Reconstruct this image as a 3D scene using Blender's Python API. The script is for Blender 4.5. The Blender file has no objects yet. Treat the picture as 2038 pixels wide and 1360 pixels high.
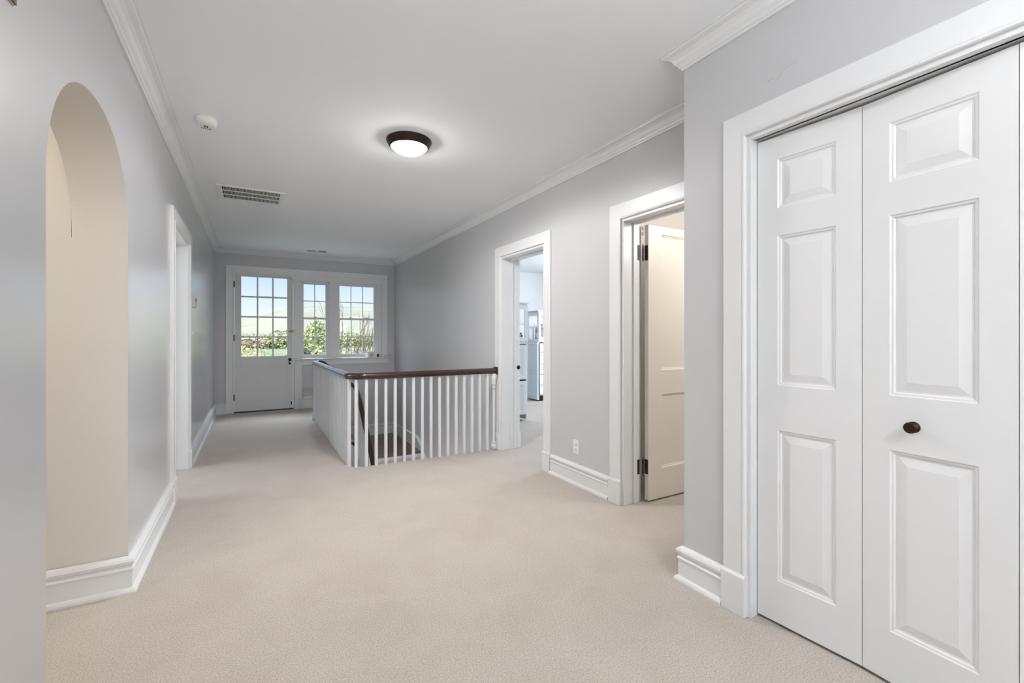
import bpy, bmesh, math, random
from mathutils import Vector, Matrix
random.seed(7)
PI = math.pi
sc = bpy.context.scene
COL = sc.collection

# ------------------------------------------------------------------ camera
cam_d = bpy.data.cameras.new('camera'); cam = bpy.data.objects.new('camera', cam_d); COL.objects.link(cam)
cam.location = (0, 0, 1.22)
cam.rotation_euler = (math.radians(90), 0, math.radians(-29.627))
cam_d.sensor_width = 36; cam_d.lens = 906.0/2038*36; cam_d.shift_y = -11.35/2038
cam_d.clip_start = 0.02; cam_d.clip_end = 5000
sc.camera = cam

# ------------------------------------------------------------------ exposure, sky, sun, daylight, added fill
sc.view_settings.view_transform = 'Standard'; sc.view_settings.look = 'None'
sc.view_settings.gamma = 1; sc.view_settings.use_curve_mapping = False
sc.view_settings.exposure = 0.26

w = bpy.data.worlds.new('sky'); sc.world = w; w.use_nodes = True
nt = w.node_tree; nt.nodes.clear()
out = nt.nodes.new('ShaderNodeOutputWorld'); bg = nt.nodes.new('ShaderNodeBackground')
tc = nt.nodes.new('ShaderNodeTexCoord'); sep = nt.nodes.new('ShaderNodeSeparateXYZ')
cr = nt.nodes.new('ShaderNodeValToRGB'); nt.links.new(tc.outputs['Generated'], sep.inputs[0])
nt.links.new(sep.outputs['Z'], cr.inputs[0]); nt.links.new(cr.outputs[0], bg.inputs[0]); nt.links.new(bg.outputs[0], out.inputs[0])
el = cr.color_ramp.elements
el[0].position = 0.0; el[0].color = (0.93, 0.95, 0.96, 1)
el[1].position = 1.0; el[1].color = (0.18, 0.36, 0.80, 1)
e = el.new(0.045); e.color = (0.82, 0.91, 0.99, 1)
e = el.new(0.13); e.color = (0.52, 0.74, 0.98, 1)
e = el.new(0.35); e.color = (0.34, 0.58, 0.95, 1)
bg.inputs[1].default_value = 0.90

def lamp(name, kind, loc, rot, energy, color, size=None, size_y=None, angle=None):
    d = bpy.data.lights.new(name, kind); d.energy = energy; d.color = color
    if kind == 'AREA':
        d.shape = 'RECTANGLE'; d.size = size; d.size_y = size_y
    elif kind == 'POINT': d.shadow_soft_size = size
    if angle: d.angle = angle
    o = bpy.data.objects.new(name, d); COL.objects.link(o); o.location = loc
    o.rotation_euler = [math.radians(a) for a in rot]
    return o
lamp('sun', 'SUN', (0, 0, 30), (48, 0, -40), 4.2, (1.0, 0.95, 0.86), angle=0.009)
# daylight outside the bedroom window; the other area lamps are unseen, added for fill
lamp('fill_rear', 'AREA', (0.05, -3.55, 1.6), (90, 0, 0), 9, (0.88, 0.94, 1.0), 1.0, 1.5)  # added panel at a made-up window, fills the hall from behind
lamp('fill_rear', 'AREA', (1.35, -3.55, 1.6), (90, 0, 0), 9, (0.88, 0.94, 1.0), 1.0, 1.5)
lamp('fill_up_rear', 'AREA', (0.35, -0.8, 1.75), (180, 0, 0), 48, (0.95, 0.98, 1.0), 0.5, 0.5)  # no such fixture; unseen panel added to brighten the ceiling
lamp('fill_left_room', 'AREA', (-3.4, 4.75, 1.45), (90, 0, -90), 52, (0.90, 0.95, 1.0), 1.6, 1.4)  # added fill through the left doorway, lifts the far right wall
lamp('daylight_bedroom', 'AREA', (7.3, 5.6, 1.5), (90, 0, 90), 165, (0.86, 0.93, 1.0), 1.9, 1.6)
lamp('fill_balcony_sky', 'AREA', (0.9, 13.5, 8.0), (-52, 0, 0), 2200, (0.80, 0.89, 1.0), 8.0, 4.5)  # added panel above the sightline, boosts sky light into the hall

# ------------------------------------------------------------------ materials
MATS = {}
def lin(c): return tuple((x/12.92 if x <= .04045 else ((x+.055)/1.055)**2.4) for x in c)
def mat(name, rgb, rough=.5, metal=0, noise=None, bump=None, spec=.5, emit=None, coat=0, srgb=False):
    """noise=(scale, amount[, dark rgb]) bump=(scale, strength, distance)"""
    m = bpy.data.materials.new(name); m.use_nodes = True; n = m.node_tree; b = n.nodes['Principled BSDF']
    c = (*rgb, 1)
    b.inputs['Base Color'].default_value = c; b.inputs['Roughness'].default_value = rough
    b.inputs['Metallic'].default_value = metal; b.inputs['Specular IOR Level'].default_value = spec
    b.inputs['Coat Weight'].default_value = coat; b.inputs['Coat Roughness'].default_value = .28; b.inputs['Coat IOR'].default_value = 1.5
    t = n.nodes.new('ShaderNodeTexCoord')
    if noise:
        nz = n.nodes.new('ShaderNodeTexNoise'); nz.inputs['Scale'].default_value = noise[0]; nz.inputs['Detail'].default_value = 4
        n.links.new(t.outputs['Object'], nz.inputs['Vector'])
        mx = n.nodes.new('ShaderNodeMix'); mx.data_type = 'RGBA'
        dark = noise[2] if len(noise) > 2 else tuple(x*(1-noise[1]) for x in rgb)
        mx.inputs[6].default_value = (*dark, 1); mx.inputs[7].default_value = tuple(min(1, x*(1+noise[1])) for x in rgb)+(1,)
        n.links.new(nz.outputs[0], mx.inputs[0]); n.links.new(mx.outputs[2], b.inputs['Base Color'])
    if bump:
        nb = n.nodes.new('ShaderNodeTexNoise'); nb.inputs['Scale'].default_value = bump[0]; nb.inputs['Detail'].default_value = 3
        n.links.new(t.outputs['Object'], nb.inputs['Vector'])
        bp = n.nodes.new('ShaderNodeBump'); bp.inputs['Strength'].default_value = bump[1]; bp.inputs['Distance'].default_value = bump[2]
        n.links.new(nb.outputs[0], bp.inputs['Height']); n.links.new(bp.outputs[0], b.inputs['Normal'])
    if emit:
        b.inputs['Emission Color'].default_value = (*emit[0], 1); b.inputs['Emission Strength'].default_value = emit[1]
    MATS[name] = m; return m

mat('wall_paint', (.56, .56, .572), .34, noise=(1.2, .02), bump=(60, .06, .002), spec=.5)
mat('wall_satin', (.52, .52, .535), .30, noise=(1.2, .02), bump=(60, .06, .002), spec=.5, coat=1.0)
mat('cream_paint', (.69, .665, .625), .5, noise=(1.5, .03), bump=(60, .1, .002))
mat('bedroom_paint', (.80, .82, .84), .6)
mat('ceiling_paint', (.86, .88, .90), .8, bump=(80, .1, .001), spec=.2)
mat('trim_paint', (.745, .752, .758), .32, noise=(3, .015), bump=(25, .05, .001))
mat('old_door_paint', (.70, .70, .69), .42, noise=(5, .04), bump=(30, .12, .002))
mat('cream_trim', (.74, .70, .63), .38, bump=(25, .05, .001))
mat('black_gap', (.01, .01, .01), .9)  # also painted in for shade in the track slot and toe space
mat('bronze', (.035, .022, .018), .35, metal=.7, noise=(30, .3))
mat('dark_hinge', (.022, .011, .008), .5, metal=.0, noise=(60, .5))
mat('black_metal', (.012, .011, .012), .3, metal=.6)
mat('plastic_white', (.80, .80, .77), .4)
mat('plastic_ivory', (.55, .53, .52), .45)
mat('dark_slot', (.04, .04, .04), .7)
mat('frame_red', (.16, .02, .018), .3, noise=(6, .4))
mat('frame_edge', (.45, .36, .28), .4)
mat('duct_dark', (.03, .03, .032), .8)
mat('brass', (.35, .26, .12), .3, metal=.9)
mat('paper_white', (.8, .8, .79), .7)
mat('paper_grey', (.5, .5, .5), .7)
mat('furniture_white', (.80, .82, .84), .35)
mat('furniture_gap', (.30, .33, .36), .6)
mat('green_leaf_decor', (.08, .16, .08), .6)
mat('terracotta', (.45, .16, .08), .6)
mat('picture_grey', (.42, .45, .48), .6, noise=(25, .6))
mat('reflection_blue', (.72, .80, .86), .25)  # flat pale blue painted in for the reflection on the panels
mat('cardboard', (.4, .3, .2), .8)

# carpet: pile speckle, tread variation and bump
def carpet():
    m = bpy.data.materials.new('carpet'); m.use_nodes = True; n = m.node_tree; b = n.nodes['Principled BSDF']; L = n.links
    t = n.nodes.new('ShaderNodeTexCoord')
    n1 = n.nodes.new('ShaderNodeTexNoise'); n1.inputs['Scale'].default_value = 170; n1.inputs['Detail'].default_value = 4; n1.inputs['Roughness'].default_value = .8
    n2 = n.nodes.new('ShaderNodeTexNoise'); n2.inputs['Scale'].default_value = 3.2; n2.inputs['Detail'].default_value = 5; n2.inputs['Roughness'].default_value = .62
    n2.inputs['Distortion'].default_value = .6
    for x in (n1, n2): L.new(t.outputs['Object'], x.inputs['Vector'])
    r1 = n.nodes.new('ShaderNodeValToRGB'); r1.color_ramp.elements[0].position = .32; r1.color_ramp.elements[0].color = (.32, .285, .25, 1)
    r1.color_ramp.elements[1].position = .68; r1.color_ramp.elements[1].color = (.73, .665, .60, 1)
    L.new(n1.outputs[0], r1.inputs[0])
    r2 = n.nodes.new('ShaderNodeValToRGB'); r2.color_ramp.elements[0].position = .32; r2.color_ramp.elements[0].color = (.92, .91, .90, 1)
    r2.color_ramp.elements[1].position = .62; r2.color_ramp.elements[1].color = (1, 1, 1, 1)
    L.new(n2.outputs[0], r2.inputs[0])
    mx = n.nodes.new('ShaderNodeMix'); mx.data_type = 'RGBA'; mx.blend_type = 'MULTIPLY'; mx.inputs[0].default_value = 1
    L.new(r1.outputs[0], mx.inputs[6]); L.new(r2.outputs[0], mx.inputs[7]); L.new(mx.outputs[2], b.inputs['Base Color'])
    b.inputs['Roughness'].default_value = .95; b.inputs['Specular IOR Level'].default_value = .1
    b.inputs['Sheen Weight'].default_value = .15
    bp = n.nodes.new('ShaderNodeBump'); bp.inputs['Strength'].default_value = .6; bp.inputs['Distance'].default_value = .006
    L.new(n1.outputs[0], bp.inputs['Height'])
    b2 = n.nodes.new('ShaderNodeBump'); b2.inputs['Strength'].default_value = .3; b2.inputs['Distance'].default_value = .02
    L.new(n2.outputs[0], b2.inputs['Height']); L.new(bp.outputs[0], b2.inputs['Normal']); L.new(b2.outputs[0], b.inputs['Normal'])
    MATS['carpet'] = m
carpet()

def wood(name, c1, c2, rough, coat, axis=0, scale=4, plank=None):
    m = bpy.data.materials.new(name); m.use_nodes = True; n = m.node_tree; b = n.nodes['Principled BSDF']; L = n.links
    t = n.nodes.new('ShaderNodeTexCoord'); mp = n.nodes.new('ShaderNodeMapping'); s = [14, 14, 14]; s[axis] = 1.2
    mp.inputs['Scale'].default_value = s; L.new(t.outputs['Object'], mp.inputs[0])
    nz = n.nodes.new('ShaderNodeTexNoise'); nz.inputs['Scale'].default_value = scale; nz.inputs['Detail'].default_value = 6
    L.new(mp.outputs[0], nz.inputs['Vector'])
    r = n.nodes.new('ShaderNodeValToRGB'); r.color_ramp.elements[0].position = .3; r.color_ramp.elements[1].position = .7
    r.color_ramp.elements[0].color = (*c1, 1); r.color_ramp.elements[1].color = (*c2, 1); L.new(nz.outputs[0], r.inputs[0])
    L.new(r.outputs[0], b.inputs['Base Color']); b.inputs['Roughness'].default_value = rough; b.inputs['Coat Weight'].default_value = coat
    b.inputs['Coat Roughness'].default_value = .12
    MATS[name] = m
wood('mahogany', (.014, .004, .003), (.055, .012, .009), .25, .8, 0, 3)
wood('stair_oak', (.055, .024, .014), (.15, .068, .040), .35, .4, 0, 3)
wood('bark', (.10, .075, .055), (.22, .17, .13), .9, 0, 2, 3)

def glassmat():
    m = bpy.data.materials.new('pane_glass'); m.use_nodes = True; n = m.node_tree; n.nodes.clear()
    o = n.nodes.new('ShaderNodeOutputMaterial'); mx = n.nodes.new('ShaderNodeMixShader'); tr = n.nodes.new('ShaderNodeBsdfTransparent')
    gl = n.nodes.new('ShaderNodeBsdfGlossy'); gl.inputs['Roughness'].default_value = .01
    f = n.nodes.new('ShaderNodeFresnel'); f.inputs[0].default_value = 1.05
    n.links.new(f.outputs[0], mx.inputs[0]); n.links.new(tr.outputs[0], mx.inputs[1]); n.links.new(gl.outputs[0], mx.inputs[2]); n.links.new(mx.outputs[0], o.inputs[0])
    MATS['pane_glass'] = m
glassmat()
mat('lamp_glass', (.9, .88, .84), .3, emit=((1.0, .96, .92), 95.0))

# ------------------------------------------------------------------ mesh helpers
def finish(name, bm, m, parent=None, kind=None, label=None, cat=None, group=None, bevel=0, smooth=False, warp=None, recalc=True, weld=True):
    if weld: bmesh.ops.remove_doubles(bm, verts=bm.verts, dist=1e-5)
    if recalc: bmesh.ops.recalc_face_normals(bm, faces=bm.faces)
    if warp:
        for v in bm.verts: v.co = warp(v.co)
    me = bpy.data.meshes.new(name); bm.to_mesh(me); bm.free()
    if smooth:
        for p in me.polygons: p.use_smooth = True
    ms = m if isinstance(m, (list, tuple)) else [m]
    for x in ms: me.materials.append(MATS[x])
    o = bpy.data.objects.new(name, me); COL.objects.link(o)
    if parent is not None: o.parent = parent
    if bevel:
        b = o.modifiers.new('bevel', 'BEVEL'); b.width = bevel; b.segments = 2; b.limit_method = 'ANGLE'; b.angle_limit = math.radians(40)
    if smooth == 'auto':
        pass
    tag(o, label, cat, group, kind); return o
def tag(o, label=None, cat=None, group=None, kind=None):
    if kind: o['kind'] = kind
    if label: o['label'] = label
    if cat: o['category'] = cat
    if group: o['group'] = group
    return o
def empty(name, loc, label=None, cat=None, group=None, kind=None):
    o = bpy.data.objects.new(name, None); COL.objects.link(o); o.location = loc; o.empty_display_size = .1
    return tag(o, label, cat, group, kind)
def adopt(root, *kids):
    """parent children built in world coordinates to a root standing at its base"""
    for k in kids:
        k.parent = root; k.matrix_parent_inverse = Matrix.Translation(-root.location)
    return root
def BM(): return bmesh.new()
def box(bm, x0, x1, y0, y1, z0, z1, mi=0):
    v = [bm.verts.new(p) for p in ((x0,y0,z0),(x1,y0,z0),(x1,y1,z0),(x0,y1,z0),(x0,y0,z1),(x1,y0,z1),(x1,y1,z1),(x0,y1,z1))]
    for f in ((0,3,2,1),(4,5,6,7),(0,1,5,4),(1,2,6,5),(2,3,7,6),(3,0,4,7)):
        bm.faces.new([v[i] for i in f]).material_index = mi
def quad(bm, pts, mi=0):
    f = bm.faces.new([bm.verts.new(p) for p in pts]); f.material_index = mi; return f
def slab(bm, us, zs, kinds, t, fn, mi=0, hole_mi=None):
    """wall or door leaf laid out as a grid; kinds[(i,j)] in 'hole' / 'panel'; fn(u, depth, z) -> world"""
    nu, nz = len(us)-1, len(zs)-1
    k = lambda i, j: 'out' if i < 0 or j < 0 or i >= nu or j >= nz else kinds.get((i, j), 'solid')
    for i in range(nu):
        for j in range(nz):
            a, b, c, d = us[i], us[i+1], zs[j], zs[j+1]; q = k(i, j)
            if q == 'hole': continue
            if q == 'solid':
                quad(bm, [fn(a,0,c), fn(b,0,c), fn(b,0,d), fn(a,0,d)], mi)
            else:
                steps = RAISED if q == 'panel' else FLATP
                prev = None
                for ins, dep in steps:
                    r = [fn(a+ins,dep,c+ins), fn(b-ins,dep,c+ins), fn(b-ins,dep,d-ins), fn(a+ins,dep,d-ins)]
                    if prev:
                        for s in range(4): quad(bm, [prev[s], prev[(s+1)%4], r[(s+1)%4], r[s]], mi)
                    prev = r
                quad(bm, prev, mi)
            quad(bm, [fn(a,t,c), fn(a,t,d), fn(b,t,d), fn(b,t,c)], mi)
            for (di, dj, p) in ((-1,0,((a,c),(a,d))), (1,0,((b,c),(b,d))), (0,-1,((a,c),(b,c))), (0,1,((a,d),(b,d)))):
                if k(i+di, j+dj) in ('hole', 'out'):
                    (u0,z0),(u1,z1) = p
                    quad(bm, [fn(u0,0,z0), fn(u1,0,z1), fn(u1,t,z1), fn(u0,t,z0)], mi)
RAISED = [(0,0),(.004,.004),(.010,.005),(.014,.010),(.020,.010),(.048,.003),(.050,.003)]
FLATP = [(0,0),(.006,.007),(.012,.008),(.016,.012)]
def sweep(bm, path, prof, fn, closed=False, cap=True, mi=0):
    """mitred moulding: path of 2-D points, prof of (offset to the left of the path, height); fn(u, v, height) -> world"""
    n = len(path); rings = []
    for i, p in enumerate(path):
        p = Vector(p)
        d0 = (p-Vector(path[i-1])).normalized() if (i > 0 or closed) else None
        d1 = (Vector(path[(i+1) % n])-p).normalized() if (i < n-1 or closed) else None
        d0 = d0 or d1; d1 = d1 or d0
        n0 = Vector((-d0.y, d0.x)); n1 = Vector((-d1.y, d1.x)); m = (n0+n1)
        m = m/max(1e-6, m.dot(n0))
        rings.append([bm.verts.new(fn(*(p+m*a), h)) for a, h in prof])
    rng = range(n if closed else n-1)
    for i in rng:
        A, B = rings[i], rings[(i+1) % n]
        for j in range(len(prof)-1):
            bm.faces.new([A[j], A[j+1], B[j+1], B[j]]).material_index = mi
        bm.faces.new([A[-1], A[0], B[0], B[-1]]).material_index = mi
    if cap and not closed:
        for r in (rings[0], rings[-1]):
            try: bm.faces.new(r).material_index = mi
            except ValueError: pass
def lathe(bm, prof, seg=32, M=Matrix.Identity(4), mi=0):
    """prof of (radius, height) turned about z, then M"""
    rings = []
    for r, h in prof:
        if r < 1e-6: rings.append([bm.verts.new(M @ Vector((0,0,h)))])
        else: rings.append([bm.verts.new(M @ Vector((r*math.cos(2*PI*k/seg), r*math.sin(2*PI*k/seg), h))) for k in range(seg)])
    for A, B in zip(rings, rings[1:]):
        for k in range(seg):
            k2 = (k+1) % seg
            if len(A) == 1 and len(B) == 1: continue
            if len(A) == 1: f = bm.faces.new([A[0], B[k2], B[k]])
            elif len(B) == 1: f = bm.faces.new([A[k], A[k2], B[0]])
            else: f = bm.faces.new([A[k], A[k2], B[k2], B[k]])
            f.material_index = mi
def tube(bm, a, b, r0, r1=None, seg=10, mi=0):
    a, b = Vector(a), Vector(b); r1 = r0 if r1 is None else r1
    d = b-a; q = d.to_track_quat('Z', 'Y').to_matrix().to_4x4()
    lathe(bm, [(0,0),(r0,0),(r1,d.length),(0,d.length)], seg, Matrix.Translation(a) @ q, mi)
def place(loc, axis):
    """matrix turning +z towards axis, at loc"""
    return Matrix.Translation(Vector(loc)) @ Vector(axis).to_track_quat('Z', 'Y').to_matrix().to_4x4()

# ------------------------------------------------------------------ the hall's measures
L = -0.52; B = 8.40; C = 1.87; CY = 1.55; ZT = 2.64
RX = lambda y: 2.315-(y-2.5)*.0075
CZ = lambda y: 2.625-.0045*(y-1.5)
fl = lambda u, d, z: (L-d, u, z)           # left wall, depth goes away from the hall
fr = lambda u, d, z: (RX(u)+d, u, z)       # right wall
fb = lambda u, d, z: (u, B+d, z)           # back wall
fc = lambda u, d, z: (C+d, u, z)           # closet wall
fplan = lambda x, y, z: (x, y, z)
S = 'structure'

# floor with the stairwell cut out, the well's front corner rounded
bm = BM()
SX0, SX1, SY0, SY1, UX = 0.80, 2.36, 4.375, 7.22, 0.85
xs = [-3.2, SX0, UX, SX1, 7.2]; ys = [-3.4, SY0, SY1, 8.44]
kinds = {(1,1):'hole', (2,1):'hole', (2,2):'hole'}
slab(bm, xs, ys, kinds, .24, lambda u, d, z: (u, z, -d))
R0 = .13; arc = [(SX0+R0-R0*math.cos(a), SY0+R0-R0*math.sin(a)) for a in [PI/2*i/8 for i in range(9)]]
for i in range(8):
    (x0,y0),(x1,y1) = arc[i], arc[i+1]
    v = [(SX0,SY0,0),(x0,y0,0),(x1,y1,0)]
    quad(bm, v); quad(bm, [(x0,y0,0),(x0,y0,-.24),(x1,y1,-.24),(x1,y1,0)])
finish('floor', bm, 'carpet', kind=S)
# painted fascia below the carpet edge, round the well
bm = BM()
fpath = [(SX1-.1, SY0)] + arc[::-1] + [(SX0, SY1), (UX-.002, SY1)]
sweep(bm, fpath, [(-.012,-.02),(-.012,-.26),(0.0,-.26),(0.0,-.02)], fplan)
finish('trim_1', bm, 'trim_paint', kind=S, recalc=True)
# lower storey floor
bm = BM(); box(bm, .3, 2.6, 2.6, 8.5, -2.95, -2.90); finish('floor_lower', bm, 'stair_oak', kind=S)

# ceiling
bm = BM()
for (x0,x1,y0,y1) in ((-3.2,7.2,-3.4,8.6),):
    quad(bm, [(x0,y0,CZ(y0)),(x1,y0,CZ(y0)),(x1,y1,CZ(y1)),(x0,y1,CZ(y1))])
    quad(bm, [(x0,y0,CZ(y0)+.2),(x1,y0,CZ(y0)+.2),(x1,y1,CZ(y1)+.2),(x0,y1,CZ(y1)+.2)])
    for a, b in (((x0,y0),(x1,y0)),((x1,y0),(x1,y1)),((x1,y1),(x0,y1)),((x0,y1),(x0,y0))):
        quad(bm, [(*a,CZ(a[1])),(*b,CZ(b[1])),(*b,CZ(b[1])+.2),(*a,CZ(a[1])+.2)])
finish('ceiling', bm, 'ceiling_paint', kind=S)

# left wall: arch and a doorway
A0, A1, SPR, ATOP = 1.808, 2.802, 1.67, 2.122
D0, D1, DT = 4.165, 5.105, 2.06
bm = BM()
us = [-3.4, A0, A1, D0, D1, 8.5]; zs = [-.01, DT, 2.30, 2.68]
k = {(1,0):'hole', (1,1):'hole', (3,0):'hole'}
slab(bm, us, zs, k, .20, fl)
N = 90; cy = (A0+A1)/2; ra = (A1-A0)/2; rb = ATOP-SPR
def arch_pt(t):
    cs = math.cos(t); sn = math.sin(t); ex = 2/2.2
    return cy+ra*math.copysign(abs(cs)**ex, cs), SPR+rb*abs(sn)**ex
pts = [arch_pt(PI-PI*i/N) for i in range(N+1)]
for (y0,z0),(y1,z1) in zip(pts, pts[1:]):
    for d in (0, .20):
        quad(bm, [fl(y0,d,z0), fl(y1,d,z1), fl(y1,d,2.30), fl(y0,d,2.30)])
    quad(bm, [fl(y0,0,z0), fl(y1,0,z1), fl(y1,.20,z1), fl(y0,.20,z0)], 1)
finish('wall_left', bm, ['wall_satin', 'cream_paint'], kind=S)
# passage beyond the arch
bm = BM(); box(bm, -2.7, L-.2016, A1-.0012, A1+.12, 0, 2.68); box(bm, L-.2015, L-.0010, A1-.0012, A1+.004, 0, SPR)
finish('wall_passage', bm, 'cream_paint', kind=S)
bm = BM(); box(bm, -2.8, -2.7, 0.6, 3.0, 0, 2.68); box(bm, -2.7, L-.21, .6, .7, 0, 2.68)
finish('wall_passage_far', bm, 'cream_paint', kind=S)

# back wall: wide opening with the balcony door and two windows
bm = BM()
us = [L-.25, -.30, .585, .70, 2.03, 2.65]; zs = [-3.0, -.01, .80, 2.25, 2.68]
k = {(1,1):'hole', (1,2):'hole', (2,2):'hole', (3,2):'hole'}
slab(bm, us, zs, k, .24, fb)
finish('wall_back', bm, 'wall_paint', kind=S)

# right wall: two doorways
E0, E1 = 3.452, 4.285          # bedroom doorway
F0, F1 = 1.67, 2.462           # near doorway
bm = BM()
us = [CY-.1, F0, F1, E0, E1, 8.45]; zs = [-3.0, -.01, DT, 2.68]
slab(bm, us, zs, {(1,1):'hole', (3,1):'hole'}, .185, fr)
finish('wall_right', bm, 'wall_paint', kind=S)
# closet wall with its return
bm = BM()
G0, G1 = -.43, 1.216
slab(bm, [-3.4, G0, G1, CY], [-.01, 2.087, 2.68], {(1,0):'hole'}, .10, fc)
finish('wall_closet', bm, 'wall_paint', kind=S)
bm = BM(); box(bm, C+.10, 2.45, CY-.10, CY+.0, 0, 2.68); finish('wall_return', bm, 'wall_paint', kind=S)
bm = BM(); box(bm, 2.62, 2.7, -1.0, CY-.1, 0, 2.68); box(bm, C+.1, 2.62, -.95, -.87, 0, 2.68); finish('wall_closet_inside', bm, 'wall_paint', kind=S)
# walls under the level rail, down to the lower storey
bm = BM(); box(bm, SX0-.10, SX0-.0, SY0, 8.4, -2.9, -.24); box(bm, SX0, 2.5, SY0-.1, SY0-.0, -2.9, -.24)
finish('wall_stairwell', bm, 'wall_paint', kind=S)

# rear wall (behind the viewer) with two window openings added to let fill in
bm = BM()
slab(bm, [L-.2, -.45, .55, .85, 1.85, 2.3], [0, .85, 2.35, 2.68], {(1,1):'hole', (3,1):'hole'}, .15, lambda u, d, z: (u, -3.2-d, z))
finish('wall_rear', bm, 'wall_paint', kind=S)
for n_, (x0, x1) in enumerate(((-.45, .55), (.85, 1.85))):
    bm = BM()
    box(bm, x0, x0+.05, -3.32, -3.24, .85, 2.35); box(bm, x1-.05, x1, -3.32, -3.24, .85, 2.35)
    box(bm, x0+.05, x1-.05, -3.32, -3.24, .85, .91); box(bm, x0+.05, x1-.05, -3.32, -3.24, 2.29, 2.35); box(bm, x0+.05, x1-.05, -3.32, -3.24, 1.58, 1.63)
    finish('window_%d' % (n_+3), bm, 'trim_paint', kind=S)
# bedroom and the room behind the near doorway
bm = BM()
slab(bm, [3.02, 4.5, 6.7, 8.4], [0, .7, 2.3, 2.68], {(1,1):'hole'}, .15, lambda u, d, z: (6.6+d, u, z))
box(bm, 2.47, 6.6, 8.395, 8.5, 0, 2.68); box(bm, 2.47, 6.6, 3.02, 3.12, 0, 2.68)
finish('wall_bedroom', bm, 'bedroom_paint', kind=S)
bm = BM(); box(bm, 4.6, 4.7, 0.6, 3.0, 0, 2.68); box(bm, 2.48, 4.6, 2.90, 3.0, 0, 2.68); box(bm, 2.47, 4.6, .6, .7, 0, 2.68)
finish('wall_side_room', bm, 'cream_paint', kind=S)

# ------------------------------------------------------------------ mouldings
BASE = [(0,0),(.036,0),(.036,.010),(.031,.020),(.022,.025),(.020,.026),(.020,.103),(.024,.106),(.025,.114),(.019,.120),(.017,.128),
        (.026,.136),(.029,.150),(.024,.160),(.012,.166),(.008,.170),(0,.170)]
BASE = [(a, h) for a, h in BASE]
def base(name, path, wy=None, m='trim_paint'):
    bm = BM(); fn = (lambda x, y, z: (x+(RX(y)-2.315 if wy else 0), y, z))
    sweep(bm, path, BASE, fn); return finish(name, bm, m, kind=S)
# path direction keeps the room on its left side
base('baseboard_left', [(L, D0-.105), (L, A1-.006), (L-1.9, A1-.006)][::1], m='trim_paint') if False else None
def mirrored(path): return path
base('baseboard_left', [(L, 8.4), (L, D1+.105)])
base('baseboard_left', [(L, D0-.105), (L, A1-.006), (-2.6, A1-.006)])
base('baseboard_left', [(L, A0), (L, -3.2)])
base('baseboard_back', [(-.375, B), (L, B)])
base('baseboard_right', [(2.315, F1+.125), (2.315, E0-.11)], wy=True)
base('baseboard_closet', [(C, G1+.108), (C, CY), (C+.4, CY)])
base('baseboard_closet', [(C, -3.2), (C, G0-.11)])

CROWN = [(0,-.088),(.010,-.088),(.012,-.078),(.020,-.074),(.023,-.064),(.030,-.058),(.036,-.052),(.044,-.034),(.058,-.022),(.074,-.017),(.082,-.014),(.084,-.006),(.094,-.004),(.096,.01),(0,.01)]
def crown(name, path, s=1.0, wy=False):
    bm = BM()
    fn = lambda x, y, z: (x+(RX(y)-2.315 if wy else 0), y, z+CZ(y))
    sweep(bm, path, [(a*s, h*s if h < 0 else h) for a, h in CROWN], fn); return finish(name, bm, 'trim_paint', kind=S)
crown('trim_2', [(L, 4.655), (L, -3.2)], 1.0)
crown('trim_3', [(RX(B)-.0, B), (L, B), (L, 4.664)], .86)
bm = BM()
sweep(bm, [(2.315, CY), (2.315, B)], [(a*.95, h*.95 if h < 0 else h) for a, h in CROWN], lambda x, y, z: (x+RX(y)-2.315, y, z+CZ(y)))
finish('trim_4', bm, 'trim_paint', kind=S)
crown('trim_5', [(C, -3.2), (C, CY), (C+.44, CY)], .93)

# casings: offset to the left of the path = outwards from the opening, height = off the wall
def casing(bm, path, w, fn, t=.022, flip=False):
    prof = [(0,0),(0,t-.006),(.003,t-.001),(.010,t),(.013,t-.004),(.016,t-.003),(w-.006,t-.001),(w-.001,t-.005),(w,0)]
    sweep(bm, path, prof, fn)
def frame_set(num, u0, u1, top, fn, w, depth, t=.022, near_plinth=True, far_plinth=True, m='trim_paint', top_w=None):
    """one door frame: casing, plinth blocks, jamb lining and stop"""
    root = empty('door_%d_frame' % num, fn((u0+u1)/2, 0, 0), kind=S)
    bm = BM(); f2 = lambda u, v, h: fn(u, -h, v)
    casing(bm, [(u1, 0), (u1, top), (u0, top), (u0, 0)][::-1], w, f2, t)
    c = finish('casing', bm, m)
    bm = BM()
    if near_plinth: pl(bm, u0-w-.001, u0+.004, fn, t)
    if far_plinth: pl(bm, u1-.004, u1+w+.001, fn, t)
    p = finish('plinth_block', bm, m, bevel=.002)
    bm = BM(); q = .018
    # jamb lining
    def bx(a, b, d0, d1, z0, z1):
        v = [fn(a,d0,z0), fn(b,d0,z0), fn(b,d1,z0), fn(a,d1,z0), fn(a,d0,z1), fn(b,d0,z1), fn(b,d1,z1), fn(a,d1,z1)]
        v = [bm.verts.new(x) for x in v]
        for f in ((0,3,2,1),(4,5,6,7),(0,1,5,4),(1,2,6,5),(2,3,7,6),(3,0,4,7)): bm.faces.new([v[i] for i in f])
    bx(u0-.003, u0+q, -.004, depth, 0, top); bx(u1-q, u1+.003, -.004, depth, 0, top); bx(u0+q, u1-q, -.004, depth, top-q, top+.003)
    j = finish('jamb', bm, m, bevel=.0015)
    adopt(root, c, p, j); return root, bx
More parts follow.
